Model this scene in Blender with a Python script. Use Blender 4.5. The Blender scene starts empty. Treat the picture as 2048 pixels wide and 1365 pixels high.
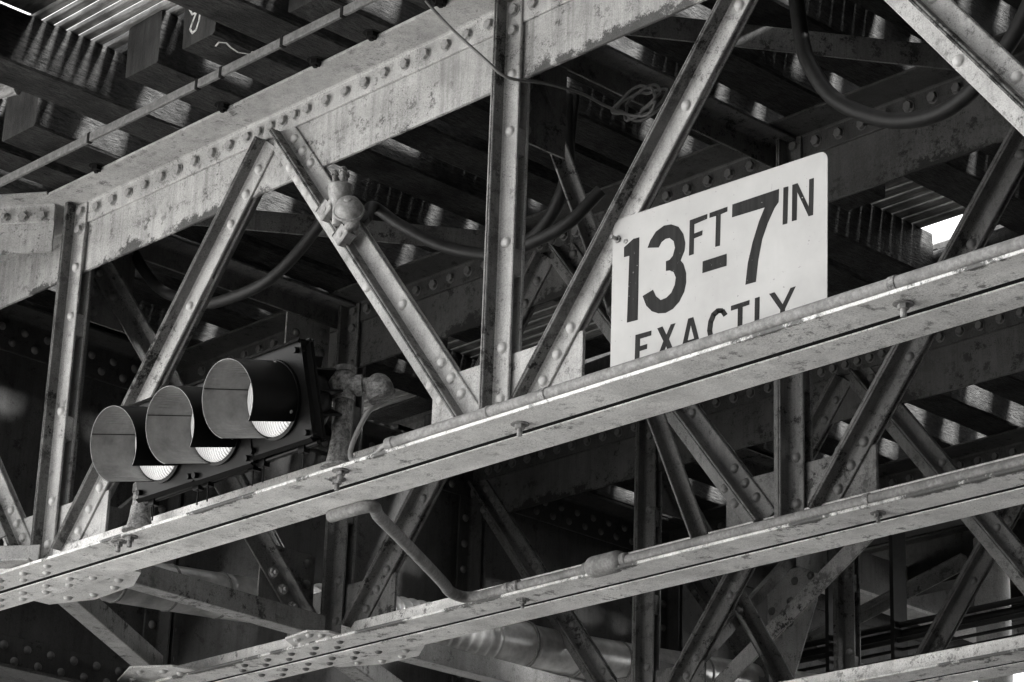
import bpy, bmesh, math, random
from mathutils import Vector, Matrix
random.seed(7)
S = bpy.context.scene
COL = S.collection
R = math.radians

# ------------------------------------------------------------------ camera, sky, sun, exposure
cd = bpy.data.cameras.new("camera"); cam = bpy.data.objects.new("camera", cd); COL.objects.link(cam)
cd.sensor_width = 36.0; cd.lens = 36.0 * 5210.05 / 2048.0; cd.clip_end = 2000
rt = Vector((0.6940, 0.7196, 0.0326)); up = Vector((0.2373, -0.2711, 0.9329)); fw = Vector((-0.6802, 0.6391, 0.3584))
fw.normalize(); rt = (rt - fw * rt.dot(fw)).normalized(); up = rt.cross(fw).normalized()
cam.matrix_world = Matrix(((rt.x, up.x, -fw.x, 5.460), (rt.y, up.y, -fw.y, -5.085), (rt.z, up.z, -fw.z, 1.60), (0, 0, 0, 1)))
S.camera = cam

SUN_EL = 45.0
SUN_DIR = Vector((math.cos(R(SUN_EL)) * 0.965, math.cos(R(SUN_EL)) * 0.26, math.sin(R(SUN_EL))))   # towards the sun
w = bpy.data.worlds.new("World"); S.world = w; w.use_nodes = True
nt = w.node_tree
sky = nt.nodes.new('ShaderNodeTexSky'); sky.sky_type = 'NISHITA'; sky.sun_disc = False
sky.sun_elevation = R(SUN_EL); sky.sun_rotation = math.atan2(SUN_DIR.x, SUN_DIR.y)
bw = nt.nodes.new('ShaderNodeRGBToBW')                       # the photograph is black and white
tint = nt.nodes.new('ShaderNodeMix'); tint.data_type = 'RGBA'; tint.blend_type = 'MULTIPLY'
tint.inputs['Factor'].default_value = 1.0; tint.inputs[7].default_value = (1.0, 0.995, 0.985, 1)
bg = nt.nodes['Background']; bg.inputs['Strength'].default_value = 0.15
nt.links.new(sky.outputs[0], bw.inputs[0]); nt.links.new(bw.outputs[0], tint.inputs[6]); nt.links.new(tint.outputs[2], bg.inputs['Color'])
sl = bpy.data.lights.new("sun", 'SUN'); sl.energy = 4.0; sl.angle = R(10); sl.color = (1.0, 0.992, 0.975)
so = bpy.data.objects.new("sun", sl); COL.objects.link(so)
so.rotation_euler = SUN_DIR.to_track_quat('Z', 'Y').to_euler()
S.view_settings.view_transform = 'Standard'; S.view_settings.look = 'None'
S.view_settings.gamma = 1.0; S.view_settings.exposure = 3.05
S.cycles.max_bounces = 8; S.cycles.diffuse_bounces = 5

# ------------------------------------------------------------------ materials
def nodes(name):
    m = bpy.data.materials.new(name); m.use_nodes = True
    t = m.node_tree; return m, t, t.nodes, t.links, t.nodes['Principled BSDF']
def grey(v): return (v, v * 0.992, v * 0.978, 1)
def noise(t, vec, scale, detail=6, rough=0.6):
    n = t.nodes.new('ShaderNodeTexNoise'); n.inputs['Scale'].default_value = scale
    n.inputs['Detail'].default_value = detail; n.inputs['Roughness'].default_value = rough
    t.links.new(vec, n.inputs['Vector']); return n.outputs['Fac']
def ramp(t, fac, a, b, lo=0.0, hi=1.0):
    n = t.nodes.new('ShaderNodeMapRange'); n.inputs['From Min'].default_value = a; n.inputs['From Max'].default_value = b
    n.inputs['To Min'].default_value = lo; n.inputs['To Max'].default_value = hi
    t.links.new(fac, n.inputs['Value']); return n.outputs['Result']
def math_(t, op, a, b):
    n = t.nodes.new('ShaderNodeMath'); n.operation = op
    for i, v in enumerate((a, b)):
        if hasattr(v, 'links'): t.links.new(v, n.inputs[i])
        else: n.inputs[i].default_value = v
    return n.outputs[0]
def mixc(t, fac, a, b):
    n = t.nodes.new('ShaderNodeMix'); n.data_type = 'RGBA'
    if hasattr(fac, 'links'): t.links.new(fac, n.inputs['Factor'])
    else: n.inputs['Factor'].default_value = fac
    for i, v in ((6, a), (7, b)):
        if hasattr(v, 'links'): t.links.new(v, n.inputs[i])
        else: n.inputs[i].default_value = v
    return n.outputs[2]
def coords(t, scale=(1, 1, 1)):
    c = t.nodes.new('ShaderNodeTexCoord'); mp = t.nodes.new('ShaderNodeMapping')
    mp.inputs['Scale'].default_value = scale; t.links.new(c.outputs['Object'], mp.inputs['Vector']); return mp.outputs[0]
def bump(t, bsdf, h, strength, dist):
    b = t.nodes.new('ShaderNodeBump'); b.inputs['Strength'].default_value = strength; b.inputs['Distance'].default_value = dist
    t.links.new(h, b.inputs['Height']); t.links.new(b.outputs[0], bsdf.inputs['Normal'])

def steel(name, base=0.5, dark=0.05, rust=0.5, streak=0.35, rough=0.55, edges=()):
    """old pale paint on steel: cloudy dirt, vertical run marks, rust specks and peeled patches"""
    m, t, N, L, b = nodes(name)
    P = coords(t); V = coords(t, (26, 26, 1.6))
    cloud = ramp(t, noise(t, P, 4.5, 9, 0.7), 0.34, 0.66)
    run = ramp(t, noise(t, V, 1.0, 7, 0.7), 0.47, 0.72)
    hair = ramp(t, noise(t, coords(t, (110, 110, 5)), 1.0, 4, 0.6), 0.52, 0.74)
    col = mixc(t, cloud, grey(base * 0.70), grey(base * 1.12))
    col = mixc(t, math_(t, 'MULTIPLY', run, streak), col, grey(base * 0.30))
    col = mixc(t, math_(t, 'MULTIPLY', hair, streak * 0.55), col, grey(base * 0.35))
    fine = noise(t, P, 150, 4, 0.75); mid = noise(t, P, 26, 12, 0.86)
    zone = ramp(t, noise(t, P, 2.2, 4, 0.6), 0.37, 0.56)
    specks = math_(t, 'MULTIPLY', ramp(t, fine, 0.565, 0.62), ramp(t, noise(t, P, 5, 5, 0.7), 0.40, 0.60))
    patch = math_(t, 'MULTIPLY', ramp(t, mid, 0.60 - 0.06 * rust, 0.68 - 0.06 * rust), zone)
    pits = noise(t, P, 15, 11, 0.82)
    patch = math_(t, 'MAXIMUM', patch, math_(t, 'MULTIPLY', ramp(t, pits, 0.580 - 0.05 * rust, 0.615 - 0.05 * rust), zone))
    bv = t.nodes.new('ShaderNodeBevel'); bv.samples = 4; bv.inputs['Radius'].default_value = 0.007
    ge = t.nodes.new('ShaderNodeNewGeometry'); dt = t.nodes.new('ShaderNodeVectorMath'); dt.operation = 'DOT_PRODUCT'
    L.new(bv.outputs[0], dt.inputs[0]); L.new(ge.outputs['True Normal'], dt.inputs[1])
    edge = ramp(t, dt.outputs['Value'], 0.995, 0.80)                    # chipped paint along the arrises
    chip = math_(t, 'MULTIPLY', edge, ramp(t, noise(t, P, 11, 8, 0.75), 0.50 - 0.04 * rust, 0.58 - 0.04 * rust))
    patch = math_(t, 'MAXIMUM', patch, chip)
    peel = math_(t, 'MAXIMUM', math_(t, 'MULTIPLY', specks, min(1.0, 0.55 + rust * 0.4)), math_(t, 'MULTIPLY', patch, min(1, 0.45 + rust * 0.5)))
    for axis, pos, wid in edges:                       # rust creeping in from a sheared edge
        sp = t.nodes.new('ShaderNodeSeparateXYZ'); L.new(P, sp.inputs[0])
        near = ramp(t, sp.outputs[axis], pos + wid, pos)
        bite = math_(t, 'ADD', math_(t, 'MULTIPLY', math_(t, 'MULTIPLY', near, ramp(t, noise(t, P, 2.3, 3, 0.6), 0.40, 0.62)), 0.36), math_(t, 'ADD', math_(t, 'MULTIPLY', noise(t, P, 16, 6, 0.75), 0.75), math_(t, 'MULTIPLY', fine, 0.25)))
        peel = math_(t, 'MAXIMUM', peel, math_(t, 'MULTIPLY', ramp(t, bite, 0.66, 0.74), 0.9))
    col = mixc(t, peel, col, grey(dark))
    grain = ramp(t, noise(t, P, 230, 4, 0.7), 0.3, 0.7, 0.72, 1.20)
    hs = t.nodes.new('ShaderNodeHueSaturation'); L.new(col, hs.inputs['Color']); L.new(grain, hs.inputs['Value'])
    L.new(hs.outputs[0], b.inputs['Base Color'])
    L.new(ramp(t, peel, 0, 1, rough, 0.85), b.inputs['Roughness'])
    b.inputs['Specular IOR Level'].default_value = 0.22
    h = math_(t, 'ADD', math_(t, 'MULTIPLY', mid, 0.6), math_(t, 'ADD', math_(t, 'MULTIPLY', fine, 0.25), math_(t, 'MULTIPLY', peel, -0.5)))
    bump(t, b, h, 0.5, 0.0025)
    return m
def timber(name, base=0.07, hi=0.16, sc=(55, 4, 55), rough=0.55, strength=0.9, spec=0.25):
    """creosoted tie timber, grain along the given axis"""
    m, t, N, L, b = nodes(name)
    G = coords(t, sc); P = coords(t)
    g = noise(t, G, 1.0, 8, 0.7); k = noise(t, P, 7, 5, 0.6); f = noise(t, P, 120, 4, 0.7)
    col = mixc(t, ramp(t, g, 0.35, 0.7), grey(base * 0.5), grey(hi))
    col = mixc(t, ramp(t, k, 0.45, 0.7), col, grey(base * 0.4))
    L.new(col, b.inputs['Base Color']); b.inputs['Roughness'].default_value = rough
    b.inputs['Specular IOR Level'].default_value = spec
    bump(t, b, math_(t, 'ADD', g, math_(t, 'MULTIPLY', f, 0.5)), strength, 0.012)
    return m
def rusty(name, a=0.10, c=0.34, scale=45, rough=0.75, spots=True):
    m, t, N, L, b = nodes(name)
    P = coords(t); n1 = noise(t, P, scale, 8, 0.75); n2 = noise(t, P, scale * 0.2, 4)
    col = mixc(t, ramp(t, n1, 0.38, 0.66), grey(a), grey(c))
    col = mixc(t, ramp(t, n2, 0.5, 0.72), col, grey(a * 0.8))
    L.new(col, b.inputs['Base Color']); b.inputs['Roughness'].default_value = rough
    b.inputs['Specular IOR Level'].default_value = 0.3
    bump(t, b, n1, 0.6, 0.003); return m
def plain(name, v, rough=0.5, spec=0.4, nz=0.25, scale=30, metal=0.0, bmp=0.2):
    m, t, N, L, b = nodes(name)
    P = coords(t); n1 = noise(t, P, scale, 6, 0.65)
    L.new(mixc(t, ramp(t, n1, 0.3, 0.7), grey(v * (1 - nz)), grey(v * (1 + nz))), b.inputs['Base Color'])
    b.inputs['Roughness'].default_value = rough; b.inputs['Specular IOR Level'].default_value = spec
    b.inputs['Metallic'].default_value = metal
    bump(t, b, n1, bmp, 0.002); return m

M = {}
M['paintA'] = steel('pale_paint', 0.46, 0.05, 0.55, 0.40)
M['paintB'] = steel('dirty_shaded_paint', 0.16, 0.014, 0.85, 0.55)  # some dirt, but mostly under-deck shade put into a darker base
M['paintC'] = steel('peeling_shaded_paint', 0.15, 0.02, 0.95, 0.45, 0.65)  # peeling is wear; the dark base carries the shade under the deck
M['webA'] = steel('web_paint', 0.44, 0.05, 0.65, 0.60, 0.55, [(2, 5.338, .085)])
M['webB'] = steel('web_dirty_shaded', 0.10, 0.018, 0.85, 0.45, 0.6, [(2, 5.338, .10)])  # inner webs: grime plus shade painted into the base colour
M['underA'] = steel('flange_bounce_near', 0.82, 0.05, 0.55, 0.22, 0.55, [(1, -.145, .03)])  # this and the next two: ground bounce put into a lighter base
M['underC'] = steel('flange_bounce_far', 0.75, 0.05, 0.8, 0.3, 0.6, [(1, 3.035, .05)])
M['underB'] = steel('flange_bounce_second', 0.82, 0.05, 0.65, 0.25, 0.55, [(1, 1.232, .05)])
M['brace'] = steel('brace_paint', 0.34, 0.04, 0.8, 0.4, 0.6)
M['under'] = steel('flange_bounce', 0.72, 0.05, 0.35, 0.12)  # gusset undersides, bounced light put into the colour as well
M['girder'] = steel('girder_paint', 0.075, 0.025, 0.7, 0.5, 0.65)
M['bolt'] = rusty('bolt_steel', 0.18, 0.42, 60, 0.6)
M['rivet'] = plain('rivet_paint', 0.46, 0.5, 0.4, 0.15, 50)
M['rivetB'] = plain('rivet_shaded', 0.12, 0.55, 0.35, 0.3, 50)  # inner rivets, toned down with their girders to carry the shade
M['tie'] = timber('tie_timber', 0.004, 0.055, (120, 26, 120), 0.62, 1.0, 0.16)
M['tieend'] = timber('tie_end_grain', 0.022, 0.045, (30, 30, 5), 0.75, 0.5)
M['slat'] = timber('walkway_wood', 0.20, 0.42, (5, 60, 60), 0.75, 0.4)
M['plank'] = timber('old_plank', 0.02, 0.10, (14, 70, 70), 0.6, 1.0)
M['rail'] = rusty('rail_steel', 0.08, 0.2, 40, 0.45)
M['pipe'] = rusty('galvanised_pipe', 0.15, 0.30, 70, 0.6)
M['cast'] = rusty('cast_fitting', 0.07, 0.42, 75, 0.65)
M['clampm'] = rusty('painted_fitting', 0.18, 0.42, 40, 0.6)
M['hose'] = plain('black_hose', 0.016, 0.55, 0.3, 0.3, 40)
M['wire'] = plain('thin_wire', 0.12, 0.5, 0.4, 0.2, 40)
M['cord'] = plain('grey_cord', 0.22, 0.5, 0.4, 0.2, 40)
M['blk'] = plain('gloss_black', 0.006, 0.40, 0.14, 0.3, 12, 0.0, 0.05)
def inside_lit_mat():  # visor inside is black; its reflections are put into a lighter base
    m, t, N, L, b = nodes('visor_inside_lit')
    P = coords(t); n1 = noise(t, P, 9, 6, 0.7)
    wv = t.nodes.new('ShaderNodeTexWave'); wv.inputs['Scale'].default_value = 34; wv.bands_direction = 'X'; wv.inputs['Distortion'].default_value = 0.6
    L.new(P, wv.inputs['Vector'])
    L.new(mixc(t, ramp(t, n1, 0.3, 0.7), grey(0.14), grey(0.34)), b.inputs['Base Color'])
    b.inputs['Roughness'].default_value = 0.32; b.inputs['Specular IOR Level'].default_value = 0.5
    bump(t, b, math_(t, 'ADD', math_(t, 'MULTIPLY', wv.outputs['Fac'], ramp(t, noise(t, P, 14, 3), 0.42, 0.6)), n1), 0.7, 0.004); return m
M['sign'] = None
def ink_mat():
    m, t, N, L, b = nodes('sign_black')
    P = coords(t); c = ramp(t, noise(t, P, 55, 5, 0.75), 0.66, 0.71); k = noise(t, coords(t, (60, 60, 5)), 1.0, 4, 0.6)
    col = mixc(t, ramp(t, k, 0.4, 0.7), grey(0.008), grey(0.020))
    L.new(mixc(t, math_(t, 'MULTIPLY', c, 0.8), col, grey(0.4)), b.inputs['Base Color']); b.inputs['Roughness'].default_value = 0.7
    b.inputs['Specular IOR Level'].default_value = 0.2; return m
M['ink'] = ink_mat()
M['duct'] = plain('duct_jacket', 0.50, 0.34, 0.5, 0.45, 9, 0.45, 0.4)
M['ground'] = plain('street_concrete', 0.62, 0.9, 0.2, 0.2, 0.7)
M['nearblack'] = plain('matt_black', 0.012, 0.95, 0.1, 0.5, 90)  # plain near-black, for the seam strip and small fittings
M['plate'] = steel('plate_paint', 0.36, 0.04, 0.6, 0.4)
M['stemA'] = steel('stem_rust_shaded', 0.20, 0.02, 1.35, 0.5)  # outstanding legs: extra rust, plus their shaded side painted darker
M['topB'] = steel('top_angle_shaded', 0.07, 0.018, 0.8, 0.5)  # inner top angles: dirt and deck shade both put into the colour
M['asphalt'] = plain('asphalt', 0.045, 0.9, 0.2, 0.3, 2)
M['offview'] = plain('blocker_dark', 0.06, 0.9, 0.2, 0.4, 3)
M['bar'] = rusty('bar_steel', 0.08, 0.17, 60, 0.6)
M['lagging'] = timber('lagging', 0.010, 0.06, (60, 60, 60), 0.4, 1.0, 0.4)
M['peel'] = steel('peeling_white', 0.55, 0.06, 1.3, 0.3)
M['column'] = steel('white_column', 0.80, 0.08, 0.2, 0.35)
def sign_mat():
    m, t, N, L, b = nodes('sign_white')
    P = coords(t); V = coords(t, (34, 34, 2.0))
    run = ramp(t, noise(t, V, 1.0, 5, 0.65), 0.5, 0.78); cl = noise(t, P, 5, 6, 0.6)
    col = mixc(t, ramp(t, cl, 0.35, 0.7), grey(0.33), grey(0.41))
    col = mixc(t, math_(t, 'MULTIPLY', run, 0.55), col, grey(0.36))
    chips = math_(t, 'MAXIMUM', ramp(t, noise(t, P, 70, 3, 0.7), 0.68, 0.72), ramp(t, noise(t, coords(t, (45, 45, 9)), 1.0, 4, 0.7), 0.70, 0.74))
    col = mixc(t, math_(t, 'MULTIPLY', chips, 0.8), col, grey(0.10))
    L.new(col, b.inputs['Base Color']); b.inputs['Roughness'].default_value = 0.45; return m
M['sign'] = sign_mat(); M['blkin'] = inside_lit_mat()
def lens_mat():
    m, t, N, L, b = nodes('signal_lens')
    P = coords(t)
    wv = t.nodes.new('ShaderNodeTexWave'); wv.inputs['Scale'].default_value = 28; wv.bands_direction = 'X'
    L.new(P, wv.inputs['Vector'])
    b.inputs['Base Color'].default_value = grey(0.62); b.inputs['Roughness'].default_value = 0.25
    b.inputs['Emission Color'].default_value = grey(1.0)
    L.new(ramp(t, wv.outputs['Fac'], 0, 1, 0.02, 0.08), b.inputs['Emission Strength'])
    bump(t, b, wv.outputs['Fac'], 1.0, 0.006); return m
M['lens'] = lens_mat()

# ------------------------------------------------------------------ helpers
def new_mesh(name, bm, mat):
    bmesh.ops.recalc_face_normals(bm, faces=bm.faces)
    me = bpy.data.meshes.new(name); bm.to_mesh(me); bm.free()
    if mat is not None: me.materials.append(mat)
    return me
def link(name, me, parent=None):
    o = bpy.data.objects.new(name, me); COL.objects.link(o)
    if parent is not None:
        o.parent = parent
        if parent.type == 'EMPTY': o.location = -Vector(parent.location)   # meshes are written in world metres
    return o
def part(name, bm, mat, parent=None): return link(name, new_mesh(name, bm, mat), parent)
def tag(o, label, cat, group=None):
    o['label'] = label; o['category'] = cat
    if group: o['group'] = group
    return o
def thing(name, loc, label, cat, group=None):
    e = bpy.data.objects.new(name, None); COL.objects.link(e); e.location = loc
    e.empty_display_size = 0.1
    return tag(e, label, cat, group)
def smooth(o, ang=40):
    for p in o.data.polygons: p.use_smooth = True
    try: o.data.set_sharp_from_angle(angle=R(ang))
    except Exception: pass
    return o
def V3(*a): return Vector(a)
def prism(bm, prof, O, U, Vv, Wv, L, stem=None):
    """closed 2-D outline in (U,V) run L metres along W"""
    O, U, Vv, Wv = Vector(O), Vector(U), Vector(Vv), Vector(Wv)
    a = [bm.verts.new(O + U * p[0] + Vv * p[1]) for p in prof]
    b = [bm.verts.new(O + U * p[0] + Vv * p[1] + Wv * L) for p in prof]
    n = len(prof)
    bm.faces.new(a); bm.faces.new(b[::-1])
    for i in range(n):
        f = bm.faces.new((a[i], b[i], b[(i + 1) % n], a[(i + 1) % n]))
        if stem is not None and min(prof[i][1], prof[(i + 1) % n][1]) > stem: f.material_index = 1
def box(bm, x0, x1, y0, y1, z0, z1, bev=0.0):
    r = bmesh.ops.create_cube(bm, size=1.0)
    vs = r['verts']
    bmesh.ops.scale(bm, vec=(x1 - x0, y1 - y0, z1 - z0), verts=vs)
    bmesh.ops.translate(bm, vec=((x0 + x1) / 2, (y0 + y1) / 2, (z0 + z1) / 2), verts=vs)
    if bev > 0:
        es = list({e for v in vs for e in v.link_edges})
        bmesh.ops.bevel(bm, geom=es, offset=bev, segments=1, affect='EDGES')
def obox(bm, O, U, Vv, Wv, u, v, wd, bev=0.0):
    """box from ranges u, v, w along three axes"""
    O, U, Vv, Wv = Vector(O), Vector(U), Vector(Vv), Vector(Wv)
    r = bmesh.ops.create_cube(bm, size=1.0); vs = r['verts']
    for q in vs:
        c = q.co
        q.co = O + U * (u[0] + (c.x + .5) * (u[1] - u[0])) + Vv * (v[0] + (c.y + .5) * (v[1] - v[0])) + Wv * (wd[0] + (c.z + .5) * (wd[1] - wd[0]))
    if bev > 0:
        es = list({e for q in vs for e in q.link_edges})
        bmesh.ops.bevel(bm, geom=es, offset=bev, segments=1, affect='EDGES')
def frame_of(d):
    d = Vector(d).normalized(); a = Vector((0, 0, 1)) if abs(d.z) < 0.9 else Vector((1, 0, 0))
    u = d.cross(a).normalized(); return d, u, d.cross(u).normalized()
def cyl(bm, p, q, r, r2=None, n=20, cap=True):
    p, q = Vector(p), Vector(q); d, u, v = frame_of(q - p); r2 = r if r2 is None else r2
    A = [bm.verts.new(p + (u * math.cos(2 * math.pi * i / n) + v * math.sin(2 * math.pi * i / n)) * r) for i in range(n)]
    B = [bm.verts.new(q + (u * math.cos(2 * math.pi * i / n) + v * math.sin(2 * math.pi * i / n)) * r2) for i in range(n)]
    for i in range(n): bm.faces.new((A[i], A[(i + 1) % n], B[(i + 1) % n], B[i]))
    if cap: bm.faces.new(A[::-1]); bm.faces.new(B)
def spline(pts, k=8):
    P = [Vector(p) for p in pts]; P = [P[0] * 2 - P[1]] + P + [P[-1] * 2 - P[-2]]; out = []
    for i in range(1, len(P) - 2):
        for j in range(k):
            t = j / k; a, b, c, d = P[i - 1], P[i], P[i + 1], P[i + 2]
            out.append(0.5 * ((2 * b) + (c - a) * t + (2 * a - 5 * b + 4 * c - d) * t * t + (3 * b - a - 3 * c + d) * t ** 3))
    out.append(P[-2]); return out
def tube(bm, pts, r, n=12, rf=None):
    rings = []; u = None
    for i, p in enumerate(pts):
        d = (pts[min(i + 1, len(pts) - 1)] - pts[max(i - 1, 0)]).normalized()
        if u is None: _, u, _ = frame_of(d)
        u = (u - d * u.dot(d)).normalized(); v = d.cross(u)
        rr = r if rf is None else rf(i / (len(pts) - 1))
        rings.append([bm.verts.new(p + (u * math.cos(2 * math.pi * k / n) + v * math.sin(2 * math.pi * k / n)) * rr) for k in range(n)])
    for a, b in zip(rings, rings[1:]):
        for k in range(n): bm.faces.new((a[k], a[(k + 1) % n], b[(k + 1) % n], b[k]))
    bm.faces.new(rings[0][::-1]); bm.faces.new(rings[-1])
def lathe(bm, p, d, prof, n=28):
    """profile of (radius, distance along d)"""
    p = Vector(p); d, u, v = frame_of(d); rings = []
    for r, h in prof:
        rings.append([bm.verts.new(p + d * h + (u * math.cos(2 * math.pi * k / n) + v * math.sin(2 * math.pi * k / n)) * max(r, 1e-4)) for k in range(n)])
    for a, b in zip(rings, rings[1:]):
        for k in range(n): bm.faces.new((a[k], a[(k + 1) % n], b[(k + 1) % n], b[k]))
    bm.faces.new(rings[0][::-1]); bm.faces.new(rings[-1])

# fasteners: one mesh each, copied
def dome_mesh(mat, nm):
    bm = bmesh.new()
    lathe(bm, (0, 0, 0), (0, 0, 1), [(0.0195, -0.001), (0.0195, 0.0008), (0.0175, 0.0016), (0.0170, 0.004), (0.0150, 0.0085), (0.0110, 0.0120), (0.0055, 0.0138), (0.0005, 0.0142)], 18)
    me = new_mesh(nm, bm, mat)
    for p in me.polygons: p.use_smooth = True
    return me
def hex_mesh(mat, nm, nut=False):
    bm = bmesh.new()
    lathe(bm, (0, 0, 0), (0, 0, 1), [(0.0225, -0.001), (0.0225, 0.002)], 20)
    lathe(bm, (0, 0, 0.002), (0, 0, 1), [(0.0185, 0), (0.0185, 0.011), (0.0165, 0.0132)], 6)
    if nut: lathe(bm, (0, 0, 0.012), (0, 0, 1), [(0.009, 0), (0.009, 0.013), (0.007, 0.015)], 12)
    return new_mesh(nm, bm, mat)
RIV = {'A': dome_mesh(M['rivet'], 'rivet'), 'B': dome_mesh(M['rivetB'], 'rivet')}
HEX = {'A': hex_mesh(M['bolt'], 'bolt'), 'B': hex_mesh(M['rivetB'], 'bolt')}
NUT = hex_mesh(M['clampm'], 'nut', True)
def fastener(name, me, pos, nrm, parent, sc=1.0):
    o = bpy.data.objects.new(name, me); COL.objects.link(o); o.parent = parent
    spin = random.uniform(0, 6.28); s = sc * random.uniform(0.96, 1.05)
    tilt = Vector(nrm) + Vector((random.uniform(-.05, .05), random.uniform(-.05, .05), random.uniform(-.05, .05)))
    off = Vector(parent.location) if parent.parent is None and parent.type == 'EMPTY' else Vector((0, 0, 0))
    o.matrix_basis = Matrix.Translation(Vector(pos) - off) @ tilt.to_track_quat('Z', 'Y').to_matrix().to_4x4() @ Matrix.Rotation(spin, 4, 'Z') @ Matrix.Scale(s, 4)
    return o

# section outlines
def tee(w=0.0625, tf=0.0095, d=0.060, s=0.0085):
    h = [(w, 0), (w, tf - .002), (w - .003, tf), (s + .010, tf + .0012), (s + .004, tf + .004), (s + .0005, tf + .011), (s, d - .003), (s - .002, d), (.0014, d), (.0012, d - .012)]
    return h + [(-x, y) for x, y in h[::-1]]
def angle_prof(a, b, t):
    """legs a along +u and b along +v, heel at the origin, thickness t, rounded"""
    return [(0.003, 0), (a - .001, 0), (a, .002), (a, t - .002), (a - .003, t), (t + .010, t + .001), (t + .004, t + .004), (t + .001, t + .010), (t, b - .003), (t - .002, b), (.002, b), (0, b - .001), (0, 0.003)]
X, Y, Z = V3(1, 0, 0), V3(0, 1, 0), V3(0, 0, 1)

# ------------------------------------------------------------------ the setting: street under the structure
bm = bmesh.new(); bmesh.ops.create_grid(bm, x_segments=2, y_segments=2, size=300)
g = part('street', bm, M['asphalt']); g['kind'] = 'structure'
bm = bmesh.new(); box(bm, -70, 2.0, -40.0, -1.75, .004, .13, .02)
g = part('pavement', bm, M['ground']); g['kind'] = 'structure'
def block(x0, x1, y0, y1, h, label, mat):
    T = thing('light_blocker', ((x0 + x1) / 2, (y0 + y1) / 2, 0), label, 'blocker')
    bm = bmesh.new(); box(bm, x0, x1, y0, y1, 0.005, h); part('blocker_body', bm, mat, T)
    bm = bmesh.new(); box(bm, x0 - .15, x1 + .15, y0 - .15, y1 + .15, h + .002, h + .35); part('blocker_top', bm, mat, T)
block(7.6, 20, -40, 15, 10.5, 'dark brick building added to cut light from the right', M['offview'])  # dark mass out of view, added to cut light from the right


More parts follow.
